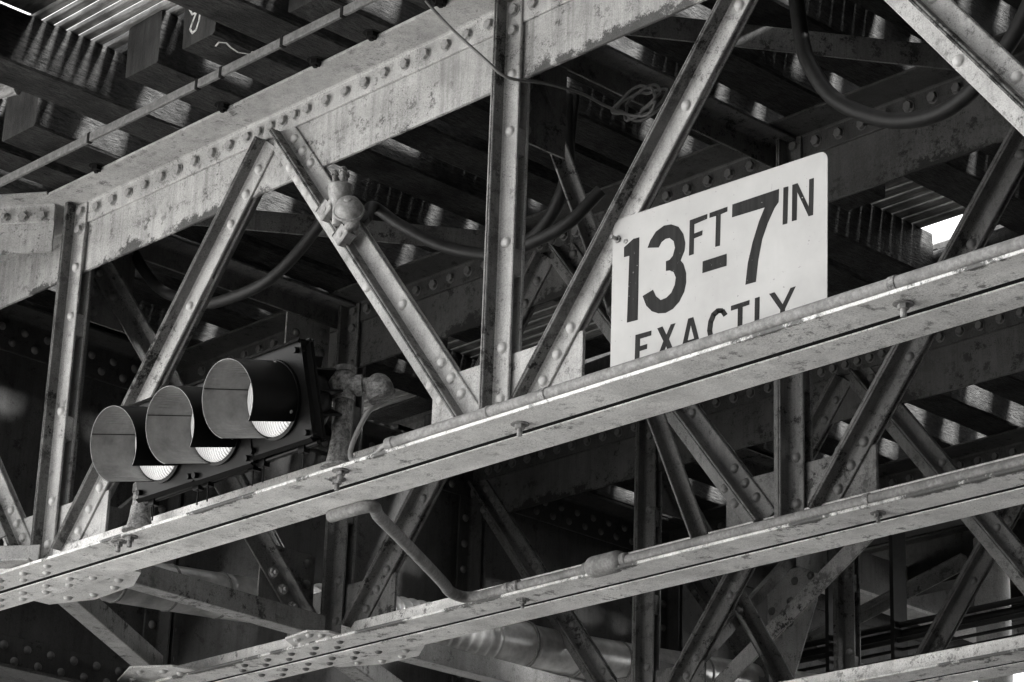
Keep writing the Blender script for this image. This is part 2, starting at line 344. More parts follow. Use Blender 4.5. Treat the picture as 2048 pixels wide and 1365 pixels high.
# ------------------------------------------------------------------ lattice girders
ZB, ZW, ZL, ZT = 4.140, 5.338, 5.537, 5.622      # flange underside, web foot, angle foot, underside of the top flange
XE, XR = -3.585, 3.60
HP = 1.195
def lattice_girder(Yg, label, mat, under, key, bolt_rng, riv, x0=XE, x1=XR, pitch=0.102):
    T = thing('lattice_girder', (0, Yg, ZB), label, 'steel girder', 'parallel lattice girders under the tracks')
    K = 'A' if key == 'A' else 'B'
    # web plate of the top chord
    bm = bmesh.new(); box(bm, x0 + .02, x1, Yg - .006, Yg + .006, ZW, ZT + .008, .0015)
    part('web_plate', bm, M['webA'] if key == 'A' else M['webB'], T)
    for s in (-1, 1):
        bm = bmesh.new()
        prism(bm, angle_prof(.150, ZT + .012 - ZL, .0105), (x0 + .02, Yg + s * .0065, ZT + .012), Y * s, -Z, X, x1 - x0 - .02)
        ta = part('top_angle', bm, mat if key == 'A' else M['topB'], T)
        if s < 0:
            xb = bolt_rng[0]; cnt = 0
            while xb < bolt_rng[1] and cnt < 60:
                u = (xb - XE) / (2 * HP); near = abs(u - round(u)) * 2 * HP       # closer pitch at the top nodes... nodes sit at XE + 2*HP*k
                post = abs(xb - round(xb / (2 * HP)) * 2 * HP)
                if post > .075: fastener('bolt', HEX[K], (xb, Yg - .0172, 5.579 + random.uniform(-.002, .002)), -Y, ta)
                xb += .0667 if near < .16 else pitch; cnt += 1
        bm = bmesh.new()
        prism(bm, angle_prof(.134, .100, .0115), (x0 + .02, Yg + s * .012, ZB), Y * s, Z, X, x1 - x0 - .02)
        ba = part('bottom_angle', bm, under, T)
        if riv:
            for px in (-2.39,):
                for i in range(5):
                    for j in (0, 1):
                        xx = px - .52 + i * .15 + j * .075
                        if xx < .2 + px: fastener('rivet', RIV[K], (xx, Yg + s * (.05 + .05 * j), ZB + .002), -Z, ba, .85)
    bm = bmesh.new(); box(bm, x0 + .03, x1 - .01, Yg - .0117, Yg + .0117, ZB + .003, ZB + .011); part('seam_strip', bm, M['nearblack'], T)  # near-black strip filling the gap between the two bottom angles
    def member(nm, P, Q, rv, off, prot=tee(), post=False):
        """near and far tees of one web member, P bottom and Q top in (x,z)"""
        P, Q = V3(P[0], Yg, P[1]), V3(Q[0], Yg, Q[1]); d = Q - P; L = d.length; W = d.normalized()
        U = V3(W.z, 0, -W.x)                         # to the right in the plane of the girder
        bm = bmesh.new()
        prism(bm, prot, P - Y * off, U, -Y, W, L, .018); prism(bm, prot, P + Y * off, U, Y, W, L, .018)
        for f_ in (.38, .66):                        # spacers between the two tees
            obox(bm, P + W * L * f_, U, Y, W, (-.03, .058), (-off + .0005, off - .0005), (-.045, .045))
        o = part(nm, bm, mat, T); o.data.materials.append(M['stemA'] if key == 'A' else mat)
        for along, side, kind in rv:
            a = along if along >= 0 else L + along
            fastener('bolt' if kind == 'h' else 'rivet', HEX[K] if kind == 'h' else RIV[K], P + W * a + U * side - Y * (off + .0095), -Y, o)
        return o
    nx = int((x1 - XE) / (2 * HP) + .5)
    for k in range(-1, 3):
        xp = 2 * HP * k
        if x0 + .2 < xp < x1 + .1:
            member('post', (xp, ZB + .013), (xp, ZT - .003), [(.105, .036, 'r'), (.27, .036, 'r'), (.62, .036, 'r'), (1.0, .036, 'r'), (1.20, .036, 'r'), (-.11, .036, 'h'), (-.035, .036, 'h')], .0172, tee(.0655), True)
            bm = bmesh.new(); box(bm, xp - .30, xp + .36, Yg - .006, Yg + .006, ZB + .014, 4.406, .0012)
            part('gusset_plate', bm, mat, T)
            bm = bmesh.new()
            for s in (-1, 1): box(bm, xp - .05, xp + .060, Yg + min(s * .0068, s * .0165), Yg + max(s * .0068, s * .0165), ZW + .006, ZL - .004)
            part('filler_plate', bm, mat, T)
    ends = [.055, .135, .215]
    for k in range(-1, 3):
        xt = XE + 2 * HP * k + 0
        for sgn in (1, -1):                          # +1: leans down to the right, -1: down to the left
            xb = xt + sgn * (HP - .118) ; xq = xt + sgn * .040
            lo, hi = (xb - sgn * -.0, 4.222), (xq, ZL - .006)
            if not (x0 - .01 <= min(xb, xq) and max(xb, xq) <= x1 + .01): continue
            if sgn > 0: rv = [(e, .036, 'r') for e in (.10, .18, .26)] + [(e + .04, -.038, 'r') for e in (.12, .20)] + [(.58, .034, 'r'), (1.0, .034, 'r'), (.78, -.04, 'r')] + [(-e - .03, .036, 'r') for e in ends] + [(-e - .10, -.040, 'r') for e in ends]
            else: rv = [(e, .036, 'r') for e in (.10, .19, .28)] + [(e, -.040, 'r') for e in (.12, .21)] + [(.60, .034, 'r'), (1.02, .034, 'r')] + [(-e - .05, .036, 'r') for e in (.05, .15, .27)]
            member('diagonal', lo, hi, rv, .0068)
    return T
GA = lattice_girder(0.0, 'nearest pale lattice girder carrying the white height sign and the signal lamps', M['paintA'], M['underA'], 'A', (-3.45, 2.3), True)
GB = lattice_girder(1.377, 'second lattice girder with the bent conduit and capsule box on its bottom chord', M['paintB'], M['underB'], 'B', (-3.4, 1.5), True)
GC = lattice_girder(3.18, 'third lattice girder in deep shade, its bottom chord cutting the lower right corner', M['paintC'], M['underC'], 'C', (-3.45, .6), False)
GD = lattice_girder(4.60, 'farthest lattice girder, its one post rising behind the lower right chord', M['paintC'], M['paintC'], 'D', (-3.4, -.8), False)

# anchor bolts hanging under the nearest bottom flange
for px, py in ((.165, -.066), (1.60, -.075), (-.66, -.075), (-.585, -.125), (-1.78, -.115), (-1.70, -.125)):
    fl = [c for c in GA.children if c.name.startswith('bottom_angle')][0]
    bm = bmesh.new()
    lathe(bm, (px, py, ZB + .0005), (0, 0, -1), [(.028, 0), (.028, .004)], 20)
    lathe(bm, (px, py, ZB - .004), (0, 0, -1), [(.016, 0), (.016, .013)], 6)
    lathe(bm, (px, py, ZB - .017), (0, 0, -1), [(.0085, 0), (.0085, .020), (.007, .022)], 12)
    part('anchor_bolt', bm, M['clampm'] if px > 0 else M['cast'], fl)
fb = [c for c in GB.children if c.name.startswith('bottom_angle')][0]
for px in (-1.23, .42):
    bm = bmesh.new()
    lathe(bm, (px, 1.30, ZB + .0005), (0, 0, -1), [(.026, 0), (.026, .004)], 16)
    lathe(bm, (px, 1.30, ZB - .004), (0, 0, -1), [(.014, 0), (.014, .012), (.007, .013), (.007, .03)], 8)
    part('anchor_bolt', bm, M['cast'], fb)

# ------------------------------------------------------------------ cross girders (plate girders across the street bents)
def cross_girder(xg, label, fasten):
    T = thing('cross_girder', (xg, 2.5, 4.10), label, 'plate girder', 'plate girders across the bents')
    y0, y1, z0, z1 = -1.2, 7.2, 4.08, 5.634
    bm = bmesh.new(); box(bm, xg - .007, xg + .007, y0, y1, z0, z1, .0015); part('web_plate', bm, M['girder'], T)
    for s in (-1, 1):
        for zz, dz in ((z1, -1), (z0, 1)):
            bm = bmesh.new(); prism(bm, angle_prof(.15, .17, .014), (xg + s * .0075, y0, zz), X * s, Z * dz, Y, y1 - y0)
            fa = part('flange_angle', bm, M['girder'], T)
            if fasten and s > 0:
                n = 0; yy = .02
                while yy < (4.9 if dz < 0 else 1.2) and n < 100:
                    zc = zz + dz * (.068 if n % 2 else .128)
                    if min(abs(yy - q) for q in (0, 1.377, 3.18, 4.6)) > .13: fastener('rivet', RIV['B'], (xg + .0075 + .0145, yy, zc), X, fa)
                    yy += .058; n += 1
    for q in (0, 1.377, 3.18, 4.6):
        for s in (-1, 1):
            bm = bmesh.new()
            prism(bm, angle_prof(.085, .085, .011), (xg + .0225, q + s * .0085, z0 + .175), Y * s, X, Z, z1 - z0 - .35)
            st = part('stiffener', bm, M['girder'], T)
            if fasten:
                for i in range(9): fastener('rivet', RIV['B'], (xg + .0225 + .011, q + s * .055, z0 + .23 + i * .13), X, st)
    return T
cross_girder(-3.60, 'dark riveted plate girder across the far left end of the lattice girders', True)
cross_girder(3.62, 'riveted plate girder across the near right end of the lattice girders', False)
for xg, lab in ((-3.60, 'left'), (3.62, 'right')):
    for yy, q in ((-.95, 'street'), (5.9, 'far')):
        T = thing('bent_column', (xg, yy, 0), 'riveted steel column under the %s end of the %s plate girder' % (q, lab), 'column', 'columns under the plate girders')
        bm = bmesh.new(); box(bm, xg - .15, xg + .15, yy - .008, yy + .008, .03, 4.078); part('web_plate', bm, M['girder'], T)
        for s in (-1, 1):
            bm = bmesh.new(); box(bm, xg + s * .158 - .008, xg + s * .158 + .008, yy - .15, yy + .15, .03, 4.078, .002); part('flange_plate', bm, M['girder'], T)
        bm = bmesh.new(); box(bm, xg - .25, xg + .25, yy - .25, yy + .25, 0, .03); part('base_plate', bm, M['girder'], T)

# ------------------------------------------------------------------ cross frames between neighbouring girders
def angle_bar(bm, P, Q, n1, a=.075, b=.075, t=.009, flip=False):
    """angle from P to Q; flat leg normal n1, the other leg stands along n1"""
    P, Q = Vector(P), Vector(Q); W = (Q - P).normalized(); n1 = Vector(n1); n1 = (n1 - W * n1.dot(W)).normalized()
    U = W.cross(n1) * (-1 if flip else 1)
    prism(bm, angle_prof(a, b, t), P, U, n1, W, (Q - P).length); return W, U, n1
def cross_frame(xf, ya, yb, label, mat, two=True, plates='ABCD', Qx=None):
    T = thing('sway_brace', (xf, (ya + yb) / 2, 4.3), label, 'bracing', 'sway braces between the girders')
    xs = xf - .055
    bm = bmesh.new(); prism(bm, angle_prof(.10, .095, .010), (xs, ya + .028, 5.618), X, -Z, Y, yb - ya - .056); part('top_strut', bm, mat, T)
    for (y0, y1, z0, z1, nm) in [q for q in ((ya + .082, ya + .30, 5.20, 5.525, 'A'), (yb - .31, yb - .082, 5.16, 5.525, 'B'), (yb - .36, yb - .082, 4.19, 4.53, 'C'), (ya + .082, ya + .34, 4.19, 4.50, 'D')) if q[4] in plates]:
        bm = bmesh.new(); box(bm, xs - .005, xs + .005, y0, y1, z0, z1, .001); gp = part('gusset_plate', bm, M['plate'] if nm == 'B' else mat, T)
        ye = y1 - .04 if nm in 'BC' else y0 + .04
        for i in range(4): fastener('rivet', RIV['B'], (xs + .005, ye, z0 + .04 + i * (z1 - z0 - .08) / 3), X, gp)
        if nm == 'B':
            for i in range(3): fastener('rivet', RIV['B'], (xs + .005, y0 + .05 + .03 * i, z1 - .08 - .07 * i), X, gp)
    P, Q = V3(xs + .006, ya + .10, 5.50), V3(xs + .006, yb - .10, 4.26)
    if Qx is not None: Q = V3(*Qx)
    bm = bmesh.new(); Wd, U, n = angle_bar(bm, P, Q, X, .078 if Qx is None else .05, .06 if Qx is None else .045); dg = part('diagonal', bm, mat, T)
    L = (Q - P).length
    for a in (.09, .20): fastener('rivet', RIV['B'], P + Wd * a + U * .045 + n * .0095, X, dg)
    for a in (.09, .17, .25) if Qx is None else (): fastener('nut', NUT, Q - Wd * a + U * .045 + n * .0095, X, dg)
    fastener('rivet', RIV['B'], P + Wd * L * .5 + U * .045 + n * .0095, X, dg)
    if two:
        P, Q = V3(xs - .016, yb - .20, 5.34), V3(xs - .016, ya + .12, 4.28)
        bm = bmesh.new(); angle_bar(bm, P, Q, -X, .05, .045, .008); part('diagonal', bm, mat, T)
    return T
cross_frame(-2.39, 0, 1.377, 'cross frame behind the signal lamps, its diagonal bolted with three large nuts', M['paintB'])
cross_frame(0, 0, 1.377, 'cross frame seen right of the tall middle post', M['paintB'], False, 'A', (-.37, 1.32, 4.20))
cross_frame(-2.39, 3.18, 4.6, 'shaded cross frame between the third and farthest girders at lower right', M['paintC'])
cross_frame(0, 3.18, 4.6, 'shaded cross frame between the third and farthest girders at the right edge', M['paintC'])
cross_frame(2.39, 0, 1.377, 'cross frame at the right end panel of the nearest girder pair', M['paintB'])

# bottom laterals
def lateral(P, Q, label, pl):
    P, Q = Vector(P), Vector(Q)
    T = thing('lateral_brace', P, label, 'bracing', 'flat braces between the bottom chords')
    W = (Q - P).normalized(); U = V3(-W.y, W.x, 0)
    if U.x < 0: U = -U
    bm = bmesh.new(); prism(bm, angle_prof(.085, .085, .010), P + U * .04, -U, Z, W, (Q - P).length); part('angle_bar', bm, M['brace'], T)
    for poly in pl:
        bm = bmesh.new(); prism(bm, poly, (0, 0, ZB + .0125), X, Y, Z, .0085); gp = part('gusset_plate', bm, M['under'], T)
        cx = sum(p[0] for p in poly) / len(poly); cy = sum(p[1] for p in poly) / len(poly)
        for p in poly: fastener('rivet', RIV['A'], (cx + (p[0] - cx) * .55, cy + (p[1] - cy) * .55, ZB + .0125), -Z, gp, .9)
    return T
zl = ZB + .0215
lateral((-2.27, .16, zl), (-2.33, 1.24, zl), 'bright edged horizontal brace running right from the left bottom chord plate', [[(-2.72, .10), (-2.72, .24), (-2.52, .31), (-2.25, .29), (-2.08, .20), (-2.08, .10)], [(-2.50, 1.27), (-2.42, 1.15), (-2.26, 1.13), (-2.20, 1.19), (-2.20, 1.27)]])
lateral((-2.60, .20, zl), (-3.36, 1.20, zl), 'short slanting brace running down from the left bottom chord plate', [[(-3.54, 1.27), (-3.54, 1.15), (-3.30, 1.04), (-3.14, 1.14), (-3.10, 1.27)]])
lateral((-2.31, 1.55, zl), (-2.29, 3.05, zl), 'horizontal brace running right from the second bottom chord plate', [[(-2.60, 1.48), (-2.60, 1.58), (-2.42, 1.66), (-2.20, 1.66), (-2.05, 1.56), (-2.05, 1.48)]])
lateral((-2.55, 1.52, zl), (-3.36, 2.95, zl), 'slanting brace below the second bottom chord', [[(-3.50, 2.90), (-3.30, 2.80), (-3.10, 3.06), (-3.50, 3.06)]])

# bracket girder meeting the left post from the street side
T = thing('bracket_girder', (-2.42, -.08, ZB), 'short pale bracket girder with bolted flange cut by the left edge', 'steel bracket')
A0 = V3(-2.455, -.075, 0); W = V3(-.83, -.56, 0).normalized(); Nn = V3(W.y, -W.x, 0)
if Nn.y > 0: Nn = -Nn
bm = bmesh.new(); prism(bm, [(0, 5.43), (0, 5.625), (1.1, 5.625), (1.1, 5.43)], A0, W, Z, Nn, .010); part('web_plate', bm, M['paintA'], T)
bm = bmesh.new(); prism(bm, angle_prof(.10, .085, .010), A0 + Nn * .0105 + V3(0, 0, 5.635), Nn, -Z, W, 1.1); tp = part('top_angle', bm, M['paintA'], T)
for i in range(6): fastener('bolt', NUT if i == 2 else HEX['A'], A0 + W * (.05 + i * .075) + Nn * .0215 + V3(0, 0, 5.575), Nn, tp)
bm = bmesh.new(); prism(bm, angle_prof(.10, .085, .010), A0 + W * -.10 + Nn * .06 + V3(0, 0, 4.158), Nn, Z, W, 1.1); part('bottom_angle', bm, M['paintA'], T)
bm = bmesh.new(); angle_bar(bm, A0 + W * .12 + Nn * .02 + V3(0, 0, 4.26), A0 + W * .75 + Nn * .02 + V3(0, 0, 5.45), Nn); part('diagonal', bm, M['paintA'], T)

# top laterals (flat bars under the tie bottoms)
def flatbar(name, P, Q, wd, th, label, mat, cat='steel bar'):
    P, Q = Vector(P), Vector(Q); W = (Q - P).normalized(); U = V3(-W.y, W.x, 0).normalized(); N = W.cross(U)
    bm = bmesh.new(); obox(bm, P, U, N, W, (-wd / 2, wd / 2), (-th / 2, th / 2), (0, (Q - P).length), .002)
    o = part(name, bm, mat); return tag(o, label, cat)
bm = bmesh.new(); angle_bar(bm, (.25, .12, 5.575), (1.02, 1.24, 5.575), -Z, .10, .085); tag(part('top_lateral_brace', bm, M['paintB']), 'worn horizontal brace crossing behind the top right diagonals', 'bracing')
bm = bmesh.new(); angle_bar(bm, (-2.0, .14, 5.575), (-1.22, 1.24, 5.575), -Z, .10, .085); tag(part('top_lateral_brace', bm, M['paintB']), 'dark horizontal brace behind the pipe clamp and the middle post', 'bracing')

# ------------------------------------------------------------------ timber ties
def tie(x0, x1, y0, y1, label, group=None, z0=5.636, h=.20):
    T = bmesh.new(); n = 14
    ys = [y0 + (y1 - y0) * i / n for i in range(n + 1)]; rings = []
    sk = random.uniform(-.010, .010)
    for y in ys:
        j = lambda: random.uniform(-.004, .004)
        dx = sk * (y - y0) / (y1 - y0)
        c = .008
        pts = [(x0 + c, z0), (x1 - c, z0), (x1, z0 + c), (x1, z0 + h - c), (x1 - c, z0 + h), (x0 + c, z0 + h), (x0, z0 + h - c), (x0, z0 + c)]
        rings.append([T.verts.new((px + dx + j(), y, max(pz + (j() if pz > z0 else 0), z0))) for px, pz in pts])
    for a, b in zip(rings, rings[1:]):
        for k in range(8): T.faces.new((a[k], a[(k + 1) % 8], b[(k + 1) % 8], b[k]))
    e0 = T.faces.new(rings[0][::-1]); e1 = T.faces.new(rings[-1]); e0.material_index = e1.material_index = 1
    o = part('railway_tie', T, M['tie']); o.data.materials.append(M['tieend'])
    return tag(o, label, 'timber tie', group)
GL = 'dark creosoted timber tie in the row carrying the first track over the two nearest girders'
GR = 'dark creosoted timber tie in the row carrying the second track over the two far girders'
tie(-2.15, -1.94, -.53, 1.92, 'short timber tie whose square end shows at the left edge above the flat bar')
tie(-1.75, -1.57, -1.9, 1.92, 'long dark tie reaching past the flat bar to the upper left corner')
tie(-1.39, -1.20, -.53, 1.92, 'short timber tie with clean square end left of the chalk marked tie')
chalk_tie = tie(-1.07, -.89, -.528, 1.92, 'timber tie with white chalk scrawl on its square end')
tie(-.83, -.64, -1.9, 2.75, 'long tarry tie right of the chalk marked tie')
tie(-.60, -.42, -.45, 2.75, 'long tie whose bright sawn end sticks out right of the height sign')
xs = [(-2.74, -2.48), (-2.36, -2.20), (-3.05, -2.86), (-3.42, -3.24), (-.25, -.06), (.10, .29), (.44, .63), (.80, .99)]
xs += [(1.15 + .36 * i, 1.34 + .36 * i) for i in range(13)] + [(-3.80 - .37 * i, -3.61 - .37 * i) for i in range(9)]
for i, (a, b) in enumerate(xs): tie(a + random.uniform(-.01, .01), b, -.53 if i % 3 else -1.9, 2.0 if i % 3 != 2 else 2.75, GL, 'ties of the first track')
for i in range(32):
    a = -6.6 + .37 * i + random.uniform(-.015, .015)
    tie(a, a + .19, 2.89, 5.25, GR, 'ties of the second track')
# chalk on the tie end
def ribbon(bm, pts, wd, O, U, Vv, N, th=.0015):
    for (a, b) in zip(pts, pts[1:]):
        a, b = Vector(a), Vector(b); d = b - a; L = d.length
        if L < 1e-6: continue
        d /= L; n = Vector((-d[1], d[0]))
        p = [a - d * wd * .3 + n * wd / 2, b + d * wd * .3 + n * wd / 2, b + d * wd * .3 - n * wd / 2, a - d * wd * .3 - n * wd / 2]
        prism(bm, [(q[0], q[1]) for q in p], O, U, Vv, N, th)
bm = bmesh.new()
Oc = (-1.07, -.528, 5.636)
ribbon(bm, [(.02, .155), (.045, .120), (.062, .118)], .007, Oc, X, Z, -Y)
ribbon(bm, [(.088, .19), (.092, .14), (.088, .08), (.075, .05), (.055, .045), (.040, .065), (.050, .085), (.066, .115)], .008, Oc, X, Z, -Y)
ribbon(bm, [(.120, .165), (.130, .085), (.150, .175), (.155, .10)], .007, Oc, X, Z, -Y)
part('chalk_mark', bm, plain('chalk', 0.5, 0.9, 0.1, 0.4, 200), chalk_tie)
bm = bmesh.new()
ribbon(bm, [(.11, .06), (.14, .05), (.155, .07), (.14, .10), (.13, .14), (.15, .18), (.17, .17)], .006, (-1.07, -.528, 5.6365), X, Y, -Z)
part('chalk_mark', bm, bpy.data.materials['chalk'], chalk_tie)
# bolt heads hanging below the ties at the chord edge
for q, xx in enumerate((-2.06, -1.30, -.79, -.50, -.16, .19)):
    bm = bmesh.new()
    lathe(bm, (xx, -.172, 5.640), (0, 0, -1), [(.030, 0), (.030, .005)], 16)
    lathe(bm, (xx, -.172, 5.635), (0, 0, -1), [(.021, 0), (.021, .017), (.009, .018), (.009, .026)], 6)
    tag(part('hook_bolt', bm, M['nearblack']), 'rusty hook bolt under a tie beside the nearest top flange', 'bolt', 'hook bolts along the nearest top flange')

bm = bmesh.new(); box(bm, -7, -1.05, 2.705, 2.87, 5.839, 5.95, .006); tag(part('guard_timber', bm, M['tie']), 'guard timber along the far edge of the bright footwalk', 'timber')
bm = bmesh.new(); box(bm, -.24, 6, 2.705, 2.87, 5.839, 5.95, .006); tag(part('guard_timber', bm, M['tie']), 'guard timber right of the patch of open sky', 'timber')
# rails
def rail(yy, label, x0=-7, x1=6, z=5.838):
    p = [(-.07, 0), (.07, 0), (.07, .010), (.012, .024), (.009, .028), (.009, .118), (.034, .126), (.036, .15), (.03, .158), (-.03, .158), (-.036, .15), (-.034, .126), (-.009, .118), (-.009, .028), (-.012, .024), (-.07, .010)]
    bm = bmesh.new(); prism(bm, p, (x0, yy, z), Y, Z, X, x1 - x0); return tag(part('rail', bm, M['rail']), label, 'rail')
rail(-.03, 'running rail above the nearest girder'); rail(1.405, 'running rail above the second girder')
rail(3.17, 'running rail above the third girder'); rail(4.60, 'running rail above the farthest girder')
for yy, lab in ((-.36, 'outer guard timber near the tie ends of the first track'), (.35, 'left inner guard timber of the first track'), (1.12 + .1, 'right inner guard timber of the first track'), (3.42, 'left inner guard timber of the second track'), (4.35, 'right inner guard timber of the second track'), (5.0, 'outer guard timber of the second track'), (2.03, 'guard timber between the first track and the bright footwalk')):
    bm = bmesh.new(); box(bm, -7, 6, yy - .065, yy + .065, 5.839, 5.96, .006); tag(part('guard_timber', bm, M['tie']), lab, 'timber')

# ------------------------------------------------------------------ walkways
def walkway(name, y0, y1, n, x0, x1, z, label, mat, gap=.18, th=.05):
    T = thing(name, ((x0 + x1) / 2, (y0 + y1) / 2, z), label, 'walkway'); p = (y1 - y0) / n
    for i in range(n):
        bm = bmesh.new(); a = y0 + p * i
        box(bm, x0 + random.uniform(0, .05), x1 + random.uniform(0, .05), a, a + p * (1 - gap), z, z + th, .003)
        part('slat', bm, mat, T)
    return T
walkway('slatted_walkway', -.80, -.44, 7, -7, 6, 5.840, 'outer slatted walkway above the tie ends at upper left', M['slat'], .36, .022)
walkway('slatted_walkway', -2.40, -.81, 25, -7, -1.655, 5.840, 'outer slats in the extreme upper left corner', M['slat'], .30, .03)
walkway('slatted_walkway', 3.68, 4.10, 7, -7, 6, 5.840, 'slatted footwalk in the middle of the second track', M['slat'])
walkway('plank_walkway', -2.0, -.803, 5, -1.60, 6, 5.842, 'rough plank deck over the upper left corner', M['plank'], .03, .05)
walkway('slatted_walkway', .70, 1.10, 7, -7, 6, 5.840, 'slatted footwalk in the middle of the first track', M['slat'])
walkway('slatted_walkway', 2.12, 2.70, 9, -7, 6, 5.840, 'bright slatted footwalk between the two tracks', M['slat'])
walkway('platform_deck', 5.28, 8.1, 11, -30, 7.5, 5.95, 'dark plank platform beyond the second track', M['tie'], .02, .05)
for i, yy in enumerate((5.45, 6.4, 7.2, 8.0)):
    bm = bmesh.new()
    prism(bm, [(-.07, 0), (.07, 0), (.07, .014), (.006, .014), (.006, .286), (.07, .286), (.07, .30), (-.07, .30), (-.07, .286), (-.006, .286), (-.006, .014), (-.07, .014)], (-30, yy, 5.645), Y, Z, X, 37.5)
    tag(part('platform_beam', bm, M['girder']), ('first', 'second', 'third', 'last')[i] + ' long steel beam under the platform, counted from the tracks', 'steel beam', 'beams under the platform')
walkway('sun_cover', -.80, 5.2, 24, -30, -3.25, 6.0, 'solid plank cover added at the left to stop sun leaks', M['plank'], .02, .06)  # added cover that keeps sun from leaking through below
walkway('sun_cover', -.80, 5.2, 24, 6.1, 7.5, 5.84, 'solid plank cover added at the right to stop sun leaks', M['plank'], .02, .06)  # same kind of added sun cover past the right-hand ties

# ------------------------------------------------------------------ flat bar under the tie ends
bm = bmesh.new(); box(bm, -4, 2.5, -.506, -.492, 5.478, 5.510, .002); fbar = part('cable_bar', bm, M['bar'])
tag(fbar, 'long straight grey bar slung under the tie ends at upper left', 'steel bar')
for xx in (-1.62, -1.00, -.87, -.55, -.25):
    bm = bmesh.new(); box(bm, xx - .007, xx + .007, -.508, -.490, 5.475, 5.513, .001); pass
    part('clip', bm, M['nearblack'], fbar)
# broken conduit end near the upper left
bm = bmesh.new(); tube(bm, spline([(-2.05, -.82, 5.62), (-1.97, -.79, 5.645), (-1.86, -.75, 5.66), (-1.78, -.715, 5.665)], 6), .026, 16); 
ce = smooth(part('conduit_stub', bm, M['slat'])); tag(ce, 'pale open conduit stub poking out at the upper left corner', 'pipe')

# ------------------------------------------------------------------ conduits
def ring(bm, p, d, r, wd): lathe(bm, Vector(p) - Vector(d).normalized() * wd / 2, d, [(r * .9, -.001), (r, .0), (r, wd), (r * .9, wd + .001)], 20)
T = thing('conduit', (.8, -.1, 4.155), 'straight grey conduit lying on the nearest bottom chord below the sign', 'pipe')
bm = bmesh.new(); cyl(bm, (-.34, -.136, 4.1705), (3.5, -.136, 4.1705), .0185, n=24); smooth(part('pipe', bm, M['pipe'], T))
bm = bmesh.new(); lathe(bm, (.10, -.136, 4.1705), X, [(.019, 0), (.0215, .003), (.0215, .008), (.019, .011)], 20); part('joint_ring', bm, M['pipe'], T)
bm = bmesh.new(); lathe(bm, (-.35, -.136, 4.1705), X, [(.0195, 0), (.0215, .002), (.0215, .03), (.019, .033)], 20); part('coupling', bm, M['pipe'], T)
for xx in (.34, 1.62, 2.9):
    bm = bmesh.new(); ring(bm, (xx, -.136, 4.1705), X, .0215, .022); box(bm, xx - .028, xx + .028, -.118, -.096, 4.1525, 4.162); part('strap', bm, M['cast'], T)
T = thing('bent_conduit', (-1.7, 1.277, 4.155), 'long conduit bending down from the nearest chord onto the second bottom chord', 'pipe')
pts = spline([(-.93, .128, 4.118), (-.84, .128, 4.118), (-.765, .133, 4.118), (-.755, .165, 4.122), (-.83, .25, 4.128), (-.96, .44, 4.138), (-1.33, .98, 4.162), (-1.44, 1.13, 4.169), (-1.46, 1.215, 4.1705), (-1.42, 1.246, 4.1705), (-1.33, 1.249, 4.1705), (-1.20, 1.249, 4.1705)], 8)
bm = bmesh.new(); tube(bm, pts, .0215, 18); smooth(part('bend', bm, M['pipe'], T))
bm = bmesh.new(); cyl(bm, (-1.21, 1.249, 4.1705), (3.4, 1.249, 4.1705), .0185, n=22); smooth(part('pipe', bm, M['pipe'], T))
bm = bmesh.new(); lathe(bm, (-1.27, 1.249, 4.1705), X, [(.021, 0), (.026, .003), (.026, .03), (.022, .034), (.022, .045), (.026, .049), (.026, .075), (.019, .08)], 20); part('coupling', bm, M['cast'], T)
bm = bmesh.new(); lathe(bm, (-.84, 1.249, 4.174), X, [(.019, -.02), (.024, -.018), (.024, .0), (.030, .004), (.037, .016), (.039, .03), (.039, .14), (.035, .155), (.027, .163), (.024, .165), (.024, .185), (.019, .19)], 24); smooth(part('junction_box', bm, M['pipe'], T), 30)
for xx in (.42, 1.5):
    bm = bmesh.new(); ring(bm, (xx, 1.249, 4.1705), X, .0215, .022); part('strap', bm, M['cast'], T)

# hoses and wires
def cable(name, pts, r, mat, label, cat='cable', k=8, n=12, group=None):
    bm = bmesh.new(); tube(bm, spline(pts, k), r, n); return tag(smooth(part(name, bm, mat), 60), label, cat, group)
cable('hose', [(.76, .5, 5.60), (.79, .5, 5.395), (.823, .5, 5.305), (.897, .5, 5.186), (1.012, .5, 5.089), (1.162, .5, 5.012), (1.308, .5, 4.991), (1.426, .5, 5.025), (1.527, .5, 5.103), (1.615, .5, 5.201), (1.72, .5, 5.40), (1.74, .5, 5.63)], .025, M['hose'], 'thick black hose hanging in a loop at the upper right', 'hose')
cable('hose', [(-2.53, .3, 5.63), (-2.484, .3, 5.58), (-2.368, .3, 5.438), (-2.223, .3, 5.315), (-1.99, .3, 5.211), (-1.865, .3, 5.184), (-1.628, .3, 5.184), (-1.46, .3, 5.236), (-1.3, .3, 5.338), (-1.166, .25, 5.386), (-1.02, .12, 5.36), (-.86, .03, 5.22), (-.76, .0, 5.12)], .0215, M['hose'], 'black hose sagging behind the left diagonal up to the pipe clamp', 'hose')
cable('hose', [(-.70, .0, 5.09), (-.74, .05, 5.11), (-.95, .25, 5.28), (-.856, .3, 5.199), (-.642, .3, 5.062), (-.439, .3, 4.972), (-.318, .3, 4.943), (-.1, .35, 4.99), (.02, .4, 5.1)], .021, M['hose'], 'black hose running right from the pipe clamp behind the middle post', 'hose')
cable('hose', [(-.70, .6, 5.12), (-.565, .6, 5.136), (-.48, .6, 5.159), (-.392, .6, 5.236), (-.341, .6, 5.352), (-.35, .6, 5.468), (-.36, .6, 5.64)], .024, M['hose'], 'black hose curving up just right of the middle post', 'hose')
cable('hose', [(-.66, .62, 5.14), (-.50, .62, 5.175), (-.40, .62, 5.26), (-.36, .62, 5.36), (-.33, .62, 5.64)], .012, M['hose'], 'thin black cable beside the hose right of the middle post', 'cable')
